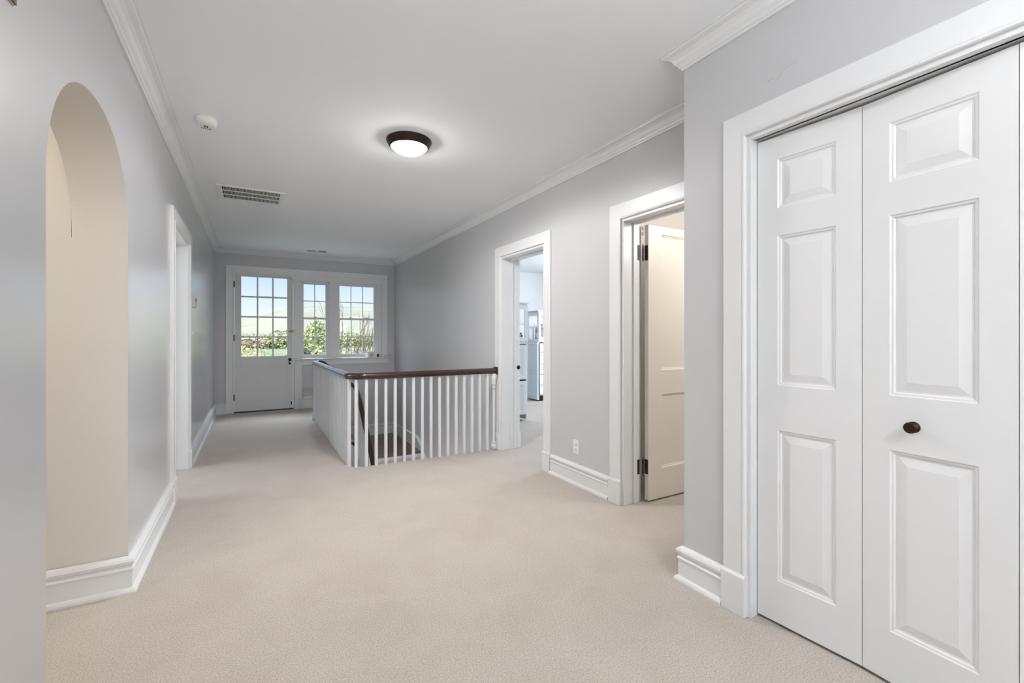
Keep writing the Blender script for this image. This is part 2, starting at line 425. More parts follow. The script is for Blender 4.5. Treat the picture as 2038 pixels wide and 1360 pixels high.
def pl(bm, a, b, fn, t):
    d = -(t+.010)
    v = [fn(a,.0,0), fn(b,.0,0), fn(b,d,0), fn(a,d,0), fn(a,.0,.168), fn(b,.0,.168), fn(b,d,.168), fn(a,d,.168), fn(a,0,.178), fn(b,0,.178), fn(b,d+.009,.178), fn(a,d+.009,.178)]
    v = [bm.verts.new(x) for x in v]
    for f in ((0,3,2,1),(8,9,10,11),(0,1,5,4),(1,2,6,5),(2,3,7,6),(3,0,4,7),(4,5,9,8),(5,6,10,9),(6,7,11,10),(7,4,8,11)): bm.faces.new([v[i] for i in f])

def stop(root, u0, u1, top, fn, d0, d1, q=.018, e=.012, m='trim_paint'):
    bm = BM()
    for (a, b, z0, z1) in ((u0+q, u0+q+e, 0, top-q), (u1-q-e, u1-q, 0, top-q), (u0+q+e, u1-q-e, top-q-e, top-q)):
        v = [bm.verts.new(x) for x in (fn(a,d0,z0), fn(b,d0,z0), fn(b,d1,z0), fn(a,d1,z0), fn(a,d0,z1), fn(b,d0,z1), fn(b,d1,z1), fn(a,d1,z1))]
        for f in ((0,3,2,1),(4,5,6,7),(0,1,5,4),(1,2,6,5),(2,3,7,6),(3,0,4,7)): bm.faces.new([v[i] for i in f])
    adopt(root, finish('door_stop', bm, m, bevel=.002))

# left doorway (door 2), leaf stands open to let added fill through
r, _ = frame_set(2, D0, D1, DT, fl, .105, .20)
stop(r, D0, D1, DT, fl, .10, .135)
bm = BM()
slab(bm, [0, .12, .78, .90], [.01, .25, .95, 1.1, 1.9, DT-.02], {(1,1):'flat', (1,3):'flat'}, .036, lambda u, d, z: (L-.215-u, D0+.045-d, z))
finish('door_2', bm, 'trim_paint', kind=S)
# room behind it, its window opening made up for the fill panel
bm = BM()
slab(bm, [3.05, 3.9, 5.6, 6.4], [0, .7, 2.2, 2.68], {(1,1):'hole'}, .08, lambda u, d, z: (-3.1-d, u, z))
box(bm, -3.1, L-.2, 3.0, 3.08, 0, 2.68); box(bm, -3.1, L-.2, 6.32, 6.4, 0, 2.68)
finish('wall_left_room', bm, 'bedroom_paint', kind=S)
# bedroom doorway (door 3)
r, _ = frame_set(3, E0, E1, DT, fr, .105, .188)
stop(r, E0, E1, DT, fr, .105, .135)
bm = BM(); lathe(bm, [(0,.008),(.008,.009),(.016,.006),(.021,.003),(.023,0),(0,0)], 20, place(fr(E1-.0205, .189+.017, .878), (0,-1,0)))
kn = finish('latch_knob', bm, 'black_metal', smooth=True, label='small round black latch knob'); adopt(r, kn)
# casing on the bedroom side of the same opening (edge seen past the jamb), with its plinth
bm = BM()
box(bm, RX(E1)+.189, RX(E1)+.222, E1-.018, E1+.09, 0.0, DT+.1); box(bm, RX(E1)+.189, RX(E1)+.236, E1-.020, E1+.095, 0, .175)
box(bm, RX(E1)+.189, RX(E1)+.222, E0-.09, E1-.02, DT-.018, DT+.1); box(bm, RX(E1)+.189, RX(E1)+.222, E0-.09, E0+.018, 0, DT-.018)
adopt(r, finish('inner_casing', bm, 'trim_paint', bevel=.002))
# near doorway (door 4)
r, _ = frame_set(4, F0, F1, DT, fr, .115, .152, m='trim_paint')
stop(r, F0, F1, DT, fr, .085, .118)
# closet frame (door 5)
r, _ = frame_set(5, G0, G1, 2.087, fc, .106, .098, m='trim_paint')
bm = BM(); box(bm, C+.024, C+.034, G0+.018, G1-.018, 2.069, 2.080); t_ = finish('track', bm, 'trim_paint')
bm = BM(); box(bm, C+.0345, C+.095, G0+.018, G1-.018, 2.071, 2.086); u_ = finish('track_shade', bm, 'black_gap')  # black box painted in for the shaded gap above the leaves
adopt(r, t_, u_)

# ------------------------------------------------------------------ bifold closet doors
def leafmesh(a, b, zs, top=2.058, bot=.014, t=.034):
    """a, b: plan points of the two vertical edges (far, near); front faces -x"""
    a, b = Vector(a), Vector(b); d = (b-a).normalized(); nrm = Vector((-d.y, d.x));
    if nrm.x < 0: nrm = -nrm
    wd = (b-a).length
    us = [0, .088, wd-.078, wd] if False else [0, .083, wd-.083, wd]
    bm = BM(); z = [bot] + [x for p in zs for x in p] + [top]
    k = {(1, 2*i+1):'panel' for i in range(len(zs))}
    slab(bm, us, z, k, t, lambda u, dd, zz: (*(a+d*u+nrm*dd), zz))
    return bm
PZ = [(.190, .823), (1.012, 1.640), (1.755, 1.962)]
root = empty('door_5', (C+.06, .4, 0), kind=S)
H1, H2 = (1.910, 1.194), (1.932, .812)
H3 = (1.908, .4165); H4 = (1.930, .020); H5 = (1.908, -.38)
kids = []
for i, (a, b) in enumerate(((H1, (H2[0], H2[1]+.001)), ((H2[0], H2[1]-.001), H3), ((H3[0], H3[1]-.0025), (H4[0], H4[1]+.001)), ((H4[0], H4[1]-.001), H5))):
    kids.append(finish('leaf', leafmesh(a, b, PZ), 'trim_paint'))
for y, x in ((.660, 1.923), (.150, 1.923)):
    bm = BM(); M_ = place((x-.0015, y, .914), (-1, 0, 0))
    lathe(bm, [(0,0),(.0185,0),(.0185,.002),(.009,.004),(.008,.014),(.012,.020),(.0175,.024),(.0185,.029),(.0165,.033),(.013,.033),(.011,.0315),(.006,.0335),(0,.034)], 32, M_)
    kn = finish('knob', bm, 'bronze', smooth=True, label='round dark bronze knob'); kids.append(kn)
adopt(root, *kids)

# ------------------------------------------------------------------ near doorway's open door
root = empty('door_4', (2.505, 2.42, 0), kind=S)
bm = BM()
ux = [2.512, 2.648, 3.16, 3.292]; zz = [.012, .225, .765, .965, 1.99, 2.030]
slab(bm, ux, [.012, .235, .785, .965, 1.975, 2.035], {(1,1):'flat', (1,3):'flat'}, .036, lambda u, d, z: (u, 2.400+d, z))
lf = finish('leaf', bm, 'cream_trim', bevel=.0015)
kids = [lf]
for z0, z1 in ((1.775, 1.885), (.205, .312)):
    bm = BM()
    box(bm, RX(2.44)+.124, RX(2.44)+.150, F1-.0215, F1-.0175, z0, z1)               # leaf on the jamb
    box(bm, 2.5095, 2.5125, 2.4035, 2.436, z0, z1)                                    # leaf on the door edge
    hb = finish('hinge', bm, 'dark_hinge', label='dark bronze butt hinge')
    bm = BM(); zm = (z0+z1)/2; dz = (z1-z0)/5
    for q in range(5):
        tube(bm, (2.497, 2.4385, z0+q*dz+.001), (2.497, 2.4385, z0+(q+1)*dz-.001), .0065, seg=12)
    tube(bm, (2.497, 2.4385, z0-.012), (2.497, 2.4385, z1+.012), .003, seg=8)
    kn = finish('knuckle', bm, 'dark_hinge', smooth=False)
    adopt(hb, kn); kids.append(hb)
for hb in kids[1:]: pass
adopt(root, *kids)
# door hook bolt at the top of the hinge side
bm = BM(); box(bm, 2.486, 2.500, 2.432, 2.4425, 1.998, 2.024); box(bm, 2.486, 2.500, 2.432, 2.4425, 1.960, 1.985)
adopt(root, finish('catch', bm, 'trim_paint', bevel=.001))

# ------------------------------------------------------------------ balcony door, its windows and their joinery
root = empty('door_1_frame', (.15, B, 0), kind=S)
bm = BM(); f2 = lambda u, v, h: (u, B-h, v)
sweep(bm, [(-.268, 0), (-.268, 2.225), (2.035, 2.225), (2.035, .84)][::1], [(0,0),(0,.014),(.004,.018),(.012,.018),(.015,.014),(.102,.021),(.106,.018),(.106,0)], f2)
c1 = finish('casing', bm, 'trim_paint')
bm = BM(); box(bm, -.376, -.262, B-.034, B, 0, .17); box(bm, .598, .722, B-.034, B, 0, .17); c2 = finish('plinth_block', bm, 'trim_paint', bevel=.002)
bm = BM(); box(bm, .600, .716, B-.022, B, .17, .835); c3 = finish('lower_casing', bm, 'trim_paint', bevel=.002)
bm = BM()
box(bm, .583, .598, B-.008, B+.10, 0, 2.165)                       # door post
box(bm, .598, .687, B+.000, B+.10, .84, 2.165)                      # mullion between door and window
box(bm, 1.148, 1.262, B+.002, B+.10, .84, 2.150)
box(bm, 1.965, 2.033, B+.004, B+.10, .84, 2.150)
box(bm, .583, 2.033, B-.004, B+.10, 2.150, 2.222)
box(bm, -.268, .583, B+.014, B+.10, 2.205, 2.225)
box(bm, -.276, -.260, B-.004, B+.10, 0, 2.225)
c4 = finish('mullion_frame', bm, 'trim_paint', bevel=.002)
bm = BM(); box(bm, -.268, .590, B-.01, B+.12, 0, .009); c5 = finish('threshold', bm, 'black_gap')
bm = BM(); box(bm, .552, .600, B-.035, B-.004, 2.155, 2.205); box(bm, .565, .585, B-.045, B-.034, 2.165, 2.195); c6 = finish('top_catch', bm, 'trim_paint', bevel=.002)
adopt(root, c1, c2, c3, c4, c5, c6)

root = empty('door_1', (.16, B+.03, 0), kind=S)
cols = [(-.165, .066), (.079+.002, .281), (.295, .495)]
rows = [(.888, 1.190), (1.215, 1.512), (1.535, 1.832), (1.862, 2.168)]
cols = [(-.165, .050), (.073, .271), (.294, .492)]
us = [-.257, -.165, .050, .073, .271, .294, .492, .578]
zs = [.022, .205, .715, .888, 1.190, 1.213, 1.512, 1.537, 1.835, 1.860, 2.168, 2.200]
k = {(i, j):'hole' for i in (1,3,5) for j in (3,5,7,9)}
bm = BM(); slab(bm, us, zs, k, .040, lambda u, d, z: (u, B+.018+d, z))
# recessed lower panel face: planted frame pieces around it
lf = finish('leaf', bm, 'old_door_paint')
bm = BM()
box(bm, -.257, -.178, B+.008, B+.018, .022, .888); box(bm, .500, .578, B+.008, B+.018, .022, .888)
box(bm, -.178, .500, B+.008, B+.018, .022, .215); box(bm, -.178, .500, B+.008, B+.018, .722, .888)
lf2 = finish('lower_rail', bm, 'old_door_paint', bevel=.0015)
kids = [lf, lf2]
bm = BM(); box(bm, -.17, .50, B+.036, B+.040, .88, 2.175); kids.append(finish('pane', bm, 'pane_glass'))
for zc in (2.035, 1.185, .245):
    bm = BM(); tube(bm, (-.262, B-.004, zc-.05), (-.262, B-.004, zc+.05), .0085, seg=10); kids.append(finish('hinge', bm, 'black_metal'))
bm = BM(); lathe(bm, [(0,0),(.022,0),(.022,.003),(.010,.006),(.010,.020),(.022,.030),(.026,.040),(.022,.050),(0,.054)], 20, place((.528, B+.008, .828), (0,-1,0)))
kids.append(finish('knob', bm, 'black_metal', smooth=True, label='round black door knob'))
bm = BM(); lathe(bm, [(0,0),(.018,0),(.018,.004),(.006,.008),(0,.009)], 16, place((.528, B+.008, .762), (0,-1,0))); box(bm, .524, .532, B-.012, B+.004, .748, .776)
kids.append(finish('deadbolt', bm, 'black_metal', label='small black thumb-turn lock'))
bm = BM(); box(bm, .505, .60, B-.008, B+.002, 1.285, 1.303); box(bm, .560, .578, B-.026, B-.006, 1.270, 1.320); tube(bm, (.52, B-.02, 1.30), (.585, B-.03, 1.285), .006)
box(bm, .590, .606, B-.022, B-.006, 1.262, 1.325)
kids.append(finish('latch', bm, 'brass', label='old brass night latch'))
bm = BM(); box(bm, .543, .560, B-.006, B+.009, .092, .125); tube(bm, (.551, B-.01, .075), (.551, B-.01, .13), .006); kids.append(finish('foot_bolt', bm, 'black_metal'))
adopt(root, *kids)

def sash_window(num, x0, x1, ncol, lifts):
    root = empty('window_%d' % num, ((x0+x1)/2, B+.03, .84), kind=S)
    zb, zm, zt = .862, 1.515, 2.145
    bm = BM(); # channel / blind stops
    for a, b in ((x0, x0+.018), (x1-.018, x1)): box(bm, a, b, B+.018, B+.09, .84, 2.15)
    box(bm, x0, x1, B+.018, B+.09, 2.128, 2.15); box(bm, x0, x1, B+.010, B+.09, .84, .862)
    fr_ = finish('window_frame', bm, 'trim_paint')
    res = [fr_]
    for nm, z0, z1, y0, st, tb, bb in (('lower_sash', .862, 1.532, B+.028, .040, .030, .040), ('upper_sash', 1.500, 2.128, B+.060, .040, .030, .030)):
        a, b = x0+.018, x1-.018; ia, ib = a+st, b-st
        cw = (ib-ia-.014*(ncol-1))/ncol
        us = [a, ia]
        for c_ in range(ncol-1): us += [ia+(c_+1)*cw+c_*.014, ia+(c_+1)*(cw+.014)]
        us += [ib, b]
        zc = (z0+bb+z1-tb)/2
        zs = [z0, z0+bb, zc-.007, zc+.007, z1-tb, z1]
        k = {(2*i+1, j):'hole' for i in range(ncol) for j in (1,3)}
        bm = BM(); slab(bm, us, zs, k, .030, lambda u, d, z: (u, y0+d, z)); s_ = finish(nm, bm, 'trim_paint')
        bm = BM(); box(bm, ia-.005, ib+.005, y0+.014, y0+.017, z0+bb-.005, z1-tb+.005); g_ = finish('pane', bm, 'pane_glass'); adopt(s_, g_)
        res.append(s_)
    for lx in lifts:
        bm = BM(); M_ = Matrix.Translation((lx, B+.028, 1.532))
        for i in range(8):
            a0, a1 = PI*i/8, PI*(i+1)/8
            x_0, x_1 = lx-.026*math.cos(a0), lx-.026*math.cos(a1); h0, h1 = .004+.016*math.sin(a0), .004+.016*math.sin(a1)
            v = [bm.verts.new(p) for p in ((x_0,B+.024,1.530),(x_1,B+.024,1.530),(x_1,B+.044,1.530),(x_0,B+.044,1.530),(x_0,B+.024,1.530+h0),(x_1,B+.024,1.530+h1),(x_1,B+.044,1.530+h1),(x_0,B+.044,1.530+h0))]
            for f in ((0,3,2,1),(4,5,6,7),(0,1,5,4),(1,2,6,5),(2,3,7,6),(3,0,4,7)): bm.faces.new([v[q] for q in f])
        res.append(finish('sash_lock', bm, 'trim_paint'))
    adopt(root, *res)
sash_window(1, .687, 1.148, 2, [.92])
sash_window(2, 1.262, 1.965, 3, [1.50, 1.77])
# sill and apron
bm = BM(); box(bm, .590, 2.185, B-.075, B+.02, .818, .838); s1 = finish('window_sill', bm, 'trim_paint', bevel=.005, kind=S)
bm = BM(); box(bm, .716, 2.150, B-.020, B-.0005, .728, .818); finish('apron', bm, 'trim_paint', bevel=.003, kind=S)

# items on the sill
root = empty('sill_card_box', (1.835, 8.36, .838), 'small white box with a card leaning on it, on the sill of the wide window', 'box')
bm = BM(); box(bm, -.055, .075, -.020, .025, 0, .105); a_ = finish('box_body', bm, 'paper_white', parent=root, bevel=.003)
bm = BM(); box(bm, -.02, .05, -.022, -.0202, .015, .060); finish('card', bm, 'paper_grey', parent=root)
root = empty('sill_sensor', (1.965, 8.372, .838), 'tiny black upright gadget at the right end of the window sill', 'sensor')
bm = BM(); box(bm, -.016, .016, -.012, .012, 0, .052); finish('body', bm, 'black_metal', parent=root, bevel=.003)
bm = BM(); box(bm, -.010, .010, -.0135, -.012, .012, .030); finish('button', bm, 'dark_slot', parent=root)

# ------------------------------------------------------------------ balustrade
RAILZ = .815
rail = empty('balustrade', (.77, 4.35, 0), 'white square balusters under a dark mahogany handrail around the stairwell', 'railing')
def arcpts(cx_, cy_, r, a0, a1, z, n=10):
    return [(cx_+r*math.cos(a0+(a1-a0)*i/n), cy_+r*math.sin(a0+(a1-a0)*i/n), z) for i in range(n+1)]
RXC, RYC, RR = .772, 4.348, .14
path = [(2.262, RYC, RAILZ), (1.6, RYC, RAILZ)]
path += arcpts(RXC+RR, RYC+RR, RR, -PI/2, -PI, RAILZ, 12)
path += [(RXC, 5.5, RAILZ-.004), (RXC, 7.06, RAILZ-.010)]
level = list(path)
path += arcpts(RXC+.10, 7.08, .10, PI, PI/2, RAILZ-.012, 8)
path += [(.90, 7.18, RAILZ-.022), (.935, 7.18, RAILZ-.045), (1.22, 7.18, .50)]
xa = [(1.22+.12*math.sin(PI/2*i/8), 7.06+.12*math.cos(PI/2*i/8), .50-.10*i/8-.0) for i in range(1, 9)]
path += xa
path += [(1.34, 6.8, .24), (1.34, 4.40, -1.70)]
def sweep3(bm, path, prof):
    rings = []
    for i, p in enumerate(path):
        p = Vector(p); a = Vector(path[max(0, i-1)]); b = Vector(path[min(len(path)-1, i+1)])
        d0 = (p-a) if i > 0 else (b-p); d1 = (b-p) if i < len(path)-1 else d0
        d = Vector((d0.x, d0.y, 0)).normalized()+Vector((d1.x, d1.y, 0)).normalized(); d.normalize()
        c = d.dot(Vector((d1.x, d1.y, 0)).normalized()); side = Vector((-d.y, d.x, 0))/max(.5, c)
        rings.append([bm.verts.new(p+side*s+Vector((0,0,h))) for s, h in prof])
    m = len(prof)
    for A, Bq in zip(rings, rings[1:]):
        for j in range(m):
            f = bm.faces.new([A[j], A[(j+1) % m], Bq[(j+1) % m], Bq[j]]); f.smooth = True
    bm.faces.new(rings[0]); bm.faces.new(rings[-1])
RP = []
half = [(.020,0),(.026,.002),(.028,.008),(.024,.013),(.024,.018),(.031,.024),(.034,.032),(.033,.042),(.027,.050),(.017,.057),(.008,.060)]
RP = [(s, h) for s, h in half] + [(-s, h) for s, h in half[::-1]]
bm = BM(); sweep3(bm, path, RP)
hr = finish('handrail', bm, 'mahogany', label='polished dark mahogany handrail')
for p_ in hr.data.polygons:
    p_.use_smooth = len(p_.vertices) == 4
md = hr.modifiers.new('edges', 'EDGE_SPLIT'); md.split_angle = math.radians(38)
kids = [hr]
# balusters by distance along the level rail
def along(path, s):
    for a, b in zip(path, path[1:]):
        a, b = Vector(a), Vector(b); l = (b-a).length
        if s <= l: return a+(b-a)*s/l, (b-a).normalized()
        s -= l
    return Vector(path[-1]), (b-a).normalized()
tot = sum((Vector(b)-Vector(a)).length for a, b in zip(level, level[1:]))
s = 2.262-2.168; q = .0265/2; nb = 0; base_mesh = None
bm = BM(); box(bm, -q, q, -q, q, 0, RAILZ+.002); b0 = finish('baluster', bm, 'trim_paint', bevel=.0015)
bal = b0
while s < tot-.03:
    p, d = along(level, s)
    o = bal if nb == 0 else bal.copy()
    if nb: COL.objects.link(o)
    o.location = (p.x, p.y, .001); o.rotation_euler = (0, 0, math.atan2(d.y, d.x)); o.scale.z = (p.z+.001)/RAILZ
    kids.append(o); nb += 1; s += .0895
# half newels: turned pilaster by the casing and at the far end of the side rail
def turned(x, y, name):
    bm = BM(); M_ = Matrix.Translation((x, y, 0))
    lathe(bm, [(0,0),(.030,0),(.030,.05),(.024,.06),(.020,.066),(.026,.074),(.026,.082),(.017,.090),(.014,.11),(.0155,.3),(.015,.62),(.013,.655),(.020,.662),(.021,.670),(.015,.676),(.015,.69),(.024,.70),(.026,.712),(.020,.72),(.032,.75),(.034,.815),(0,.815)], 20, M_)
    return finish(name, bm, 'trim_paint', smooth=True)
kids.append(turned(2.248, RYC, 'half_newel')); kids.append(turned(RXC, 7.16, 'half_newel'))
bm = BM(); box(bm, 2.262, 2.276, RYC-.036, RYC+.036, RAILZ-.01, RAILZ+.07); kids.append(finish('rail_end_cap', bm, 'dark_hinge'))
# balusters of the descending flights
for x in (1.0, 1.11, 1.22):
    o = bal.copy(); COL.objects.link(o); zt = .50+(1.22-x)*.90; zb = -.19 if x < 1.12 else -.38
    o.location = (x, 7.18, zb+.0); o.rotation_euler = (0,0,0); o.scale.z = (zt-zb)/RAILZ; kids.append(o)
for i in range(22):
    y = 6.98-i*.10; slope = (1.70+.24)/(6.8-4.4); zr = .24-(6.8-y)*slope if y < 6.8 else .24+(y-6.8)*.7
    zstep = -.57-.19*max(0, math.floor((6.85-y)/.25+1)) if y < 6.85 else -.57
    o = bal.copy(); COL.objects.link(o); o.location = (1.34, y, zstep+.0); o.rotation_euler = (0,0,0); o.scale.z = (zr-zstep+.004)/RAILZ; kids.append(o)
adopt(rail, *kids)

# ------------------------------------------------------------------ staircase
st = empty('staircase', (1.38, 6.85, -2.9), 'oak-treaded staircase with white risers turning down inside the stairwell', 'staircase')
kids = []
def tread(x0, x1, y0, y1, z):
    bm = BM(); box(bm, x0, x1, y0, y1, z-.032, z); return finish('tread', bm, 'stair_oak', bevel=.008)
def riser(x0, x1, y0, y1, z0, z1):
    bm = BM(); box(bm, x0, x1, y0, y1, z0, z1); return finish('riser', bm, 'trim_paint')
WX = lambda: 2.262
kids += [tread(.83, 1.135, 7.20, 8.398, -.19), tread(1.10, 1.40, 7.20, 8.398, -.38)]
kids += [riser(.852, .868, 7.22, 8.398, -.19, -.02), riser(1.118, 1.13, 7.22, 8.398, -.38, -.222), riser(1.385, 1.397, 7.22, 8.398, -.57, -.412)]
bm = BM(); box(bm, 1.385, 2.268, 6.83, 8.398, -.602, -.57); kids.append(finish('landing', bm, 'stair_oak', bevel=.008, label='dark oak landing'))
zz = -.57; yy = 6.85
for i in range(11):
    z0 = zz-.19
    kids.append(riser(1.385, 2.268, yy-.0, yy+.014, z0, zz-.032))
    if i < 10: kids.append(tread(1.37, 2.268, yy-.275, yy+.004, z0))
    zz = z0; yy -= .25
# stringers
bm = BM()
def prism(bm, poly, fn, t):
    a = [bm.verts.new(fn(u, 0, v)) for u, v in poly]; b = [bm.verts.new(fn(u, t, v)) for u, v in poly]
    bm.faces.new(a); bm.faces.new(b[::-1])
    for i in range(len(poly)): bm.faces.new([a[i], a[(i+1) % len(poly)], b[(i+1) % len(poly)], b[i]])
prism(bm, [(.80, -.02), (.80, -.42), (1.36, -.85), (1.36, -.48)], lambda u, d, z: (u, 7.185+d, z), .03)
kids.append(finish('stringer', bm, 'trim_paint'))
bm = BM(); yb = 4.3; dz = (7.10-yb)*.76
prism(bm, [(7.21, -.48), (6.95, -.50), (yb, -.50-(6.95-yb)*.76), (yb, -.90-(6.95-yb)*.76), (6.95, -.90), (7.21, -.90)], lambda u, d, z: (1.36+d, u, z), .024)
kids.append(finish('stringer', bm, 'trim_paint'))
adopt(st, *kids)
# skirting that follows the stairs on the two outer walls
SK = [(0,0),(.018,0),(.018,.125),(.012,.130),(.026,.140),(.028,.158),(.016,.170),(0,.172)]
def skirt(path3, horiz_n, h=.19):
    """polyline of bottom points; profile offset along horiz_n, height along z"""
    bm = BM(); rings = []
    for p in path3: rings.append([bm.verts.new(Vector(p)+Vector(horiz_n)*a+Vector((0,0,z*h/.172))) for a, z in SK])
    for A, Bq in zip(rings, rings[1:]):
        for j in range(len(SK)):
            bm.faces.new([A[j], A[(j+1) % len(SK)], Bq[(j+1) % len(SK)], Bq[j]])
    bm.faces.new(rings[0]); bm.faces.new(rings[-1]); return bm
bm = skirt([(.722, B, 0), (.86, B, 0-.0), (1.40, B, -.57+.02), (1.44, B, -.57), (2.272, B, -.57)], (0, -1, 0), .195)
finish('baseboard_back', bm, 'trim_paint', kind=S)
bm = skirt([(RX(8.38), 8.38, -.57), (RX(7.08), 7.08, -.57), (RX(6.9), 6.9, -.64), (RX(4.3), 4.3, -.64-2.6*.76)], (-1, 0, 0), .20)
finish('baseboard_right', bm, 'trim_paint', kind=S)

# ------------------------------------------------------------------ ceiling things
zc = CZ(3.2)
root = empty('ceiling_light', (.972, 3.20, zc), 'lit round flush ceiling light with a dark bronze ring', 'ceiling light')
bm = BM(); lathe(bm, [(0,0),(.158,0),(.160,-.006),(.157,-.014),(.150,-.022),(.146,-.034),(.138,-.046),(.130,-.052),(.126,-.050),(.126,-.02),(0,-.02)], 56)
finish('ring', bm, 'bronze', parent=root, smooth=True)
bm = BM(); RS = .1275/math.sin(math.radians(44)); prof = [(.1275, -.042)]+[(RS*math.sin(a), -.048-RS*(math.cos(a)-math.cos(math.radians(44)))) for a in [math.radians(44)*(10-i)/10 for i in range(11)]]
prof[-1] = (0, prof[-1][1]); lathe(bm, prof, 56); finish('glass_dome', bm, 'lamp_glass', parent=root, smooth=True, label='glowing white glass dome')
def down_light(o):
    d = bpy.data.lights.new('bulb', 'SPOT'); d.energy = 64; d.color = (1.0, .96, .93); d.spot_size = math.radians(174); d.spot_blend = .25; d.shadow_soft_size = .10
    b = bpy.data.objects.new('bulb', d); COL.objects.link(b); b.location = o.location+Vector((0, 0, -.115))
down_light(root)
root2 = root.copy(); COL.objects.link(root2); root2.location = (.75, -1.3, CZ(-1.3)); down_light(root2); root2['label'] = 'copy of the round ceiling light, added out of view for fill'  # unseen second fixture, added to light the hall behind the view
for ch in list(root.children):
    c = ch.copy(); COL.objects.link(c); c.parent = root2

# smoke detector
zc = CZ(3.55)
root = empty('smoke_detector', (-.262, 3.525, zc), 'small off-white smoke detector on the ceiling by the left wall', 'smoke detector')
def super_ring(a, n_, e, h, rot=0):
    r_ = []
    for i in range(n_):
        t = 2*PI*i/n_; c, s_ = math.cos(t), math.sin(t)
        x = a*math.copysign(abs(c)**(2/e), c); y = a*math.copysign(abs(s_)**(2/e), s_)
        r_.append((x*math.cos(rot)-y*math.sin(rot), x*math.sin(rot)+y*math.cos(rot), h))
    return r_
def loft(bm, rings):
    R_ = [[bm.verts.new(p) for p in r_] for r_ in rings]
    for A, Bq in zip(R_, R_[1:]):
        for i in range(len(A)): bm.faces.new([A[i], A[(i+1) % len(A)], Bq[(i+1) % len(A)], Bq[i]])
    bm.faces.new(R_[0]); bm.faces.new(R_[-1])
bm = BM(); loft(bm, [[(x, y*1.25, z) for x, y, z in r_] for r_ in (super_ring(.060, 40, 2.6, 0), super_ring(.062, 40, 2.6, -.008), super_ring(.058, 40, 2.6, -.012), super_ring(.055, 40, 2.5, -.034), super_ring(.047, 40, 2.4, -.044), super_ring(.028, 40, 2.3, -.047))])
finish('housing', bm, 'plastic_white', parent=root, smooth=False, bevel=0)
bm = BM()
for i in range(2): box(bm, -.012+i*.013, -.005+i*.013, -.014, .014, -.0485, -.046)
for i in range(6): box(bm, -.030+i*.010, -.026+i*.010, .028, .042, -.0475, -.042)
finish('sounder_slot', bm, 'dark_slot', parent=root)
bm = BM(); lathe(bm, [(0,0),(.010,0),(.010,-.004),(0,-.005)], 16, Matrix.Translation((.018,-.026,-.0465))); finish('test_button', bm, 'plastic_white', parent=root)

# big vent
def vent(name, x0, x1, y0, y1, cols_, rws, label, cat):
    zc = CZ((y0+y1)/2); root = empty(name, ((x0+x1)/2, (y0+y1)/2, zc), label, cat); W, D = (x1-x0)/2, (y1-y0)/2
    m_ = .028 if rws > 1 else .012; mx_ = .045 if rws > 1 else .02
    bm = BM(); us_ = [-W, -W+mx_, W-mx_, W]; vs_ = [-D, -D+m_]
    gap = (2*D-2*m_)/rws
    for r_ in range(rws): vs_ += [-D+m_+(r_+1)*gap-(.008 if r_ < rws-1 else 0)] + ([-D+m_+(r_+1)*gap+.0] if r_ < rws-1 else [])
    vs_ += [D]
    kk = {(1, 1+2*r_):'hole' for r_ in range(rws)}
    slab(bm, us_, vs_, kk, -.012, lambda u, d, z: (u, z, d-.012+.012) if False else (u, z, -.012-d))
    f_ = finish('frame', bm, 'plastic_white', parent=root, bevel=.002)
    bm = BM(); box(bm, -W+mx_, W-mx_, -D+m_, D-m_, -.0035, -.0008); finish('duct', bm, 'duct_dark', parent=root)
    pitch = (2*W-2*mx_)/cols_
    bm0 = BM(); q_ = pitch*.13
    v = [(-q_-.002,0),(q_-.002,0),(q_+.002,-.009),(-q_+.002,-.009)]
    n_ = 0
    for i in range(1, cols_):
        x = -W+mx_+i*pitch
        a = [bm0.verts.new((x+u, -D+m_, z)) for u, z in v]; b = [bm0.verts.new((x+u, D-m_, z)) for u, z in v]
        bm0.faces.new(a); bm0.faces.new(b[::-1])
        for j in range(4): bm0.faces.new([a[j], a[(j+1) % 4], b[(j+1) % 4], b[j]])
    finish('louvre', bm0, 'plastic_white', parent=root)
    return root
vent('ceiling_vent', -.298, .272, 4.93, 5.40, 41, 3, 'large white louvred return air grille on the ceiling', 'vent')
vent('ceiling_vent', .745, 1.055, 7.90, 8.03, 2, 1, 'small slotted vent on the ceiling near the balcony door', 'vent')

# ------------------------------------------------------------------ wall things
root = empty('thermostat', (L, 5.40, 1.548), 'beige box thermostat on the left wall past the doorway', 'thermostat')
bm = BM(); box(bm, 0, .034, -.06, .06, -.055, .055); finish('cover', bm, 'plastic_ivory', parent=root, bevel=.006)
bm = BM(); box(bm, .0345, .036, -.03, .03, .005, .035); finish('dial_window', bm, 'dark_slot', parent=root)
root = empty('light_switch', (L, 5.30, 1.245), 'white toggle light switch below the thermostat on the left wall', 'light switch')
bm = BM(); box(bm, 0, .006, -.036, .036, -.058, .058); finish('plate', bm, 'plastic_white', parent=root, bevel=.002)
bm = BM(); box(bm, .006, .026, -.005, .005, -.006, .006); finish('toggle', bm, 'plastic_white', parent=root, bevel=.001)
y0 = 2.993
root = empty('wall_outlet', (RX(y0), y0, .306), 'white double socket outlet low on the right wall between the doorways', 'outlet')
bm = BM(); box(bm, -.006, 0, -.036, .036, -.059, .059); finish('cover_plate', bm, 'plastic_white', parent=root, bevel=.002)
for dz_ in (-.021, .021):
    bm = BM(); box(bm, -.0085, -.006, -.016, .016, dz_-.013, dz_+.013); s_ = finish('socket', bm, 'plastic_white', parent=root, bevel=.001)
    bm = BM(); box(bm, -.0092, -.0085, -.008, -.005, dz_-.006, dz_+.006); box(bm, -.0092, -.0085, .005, .008, dz_-.006, dz_+.006); x_ = finish('slots', bm, 'dark_slot', parent=s_)
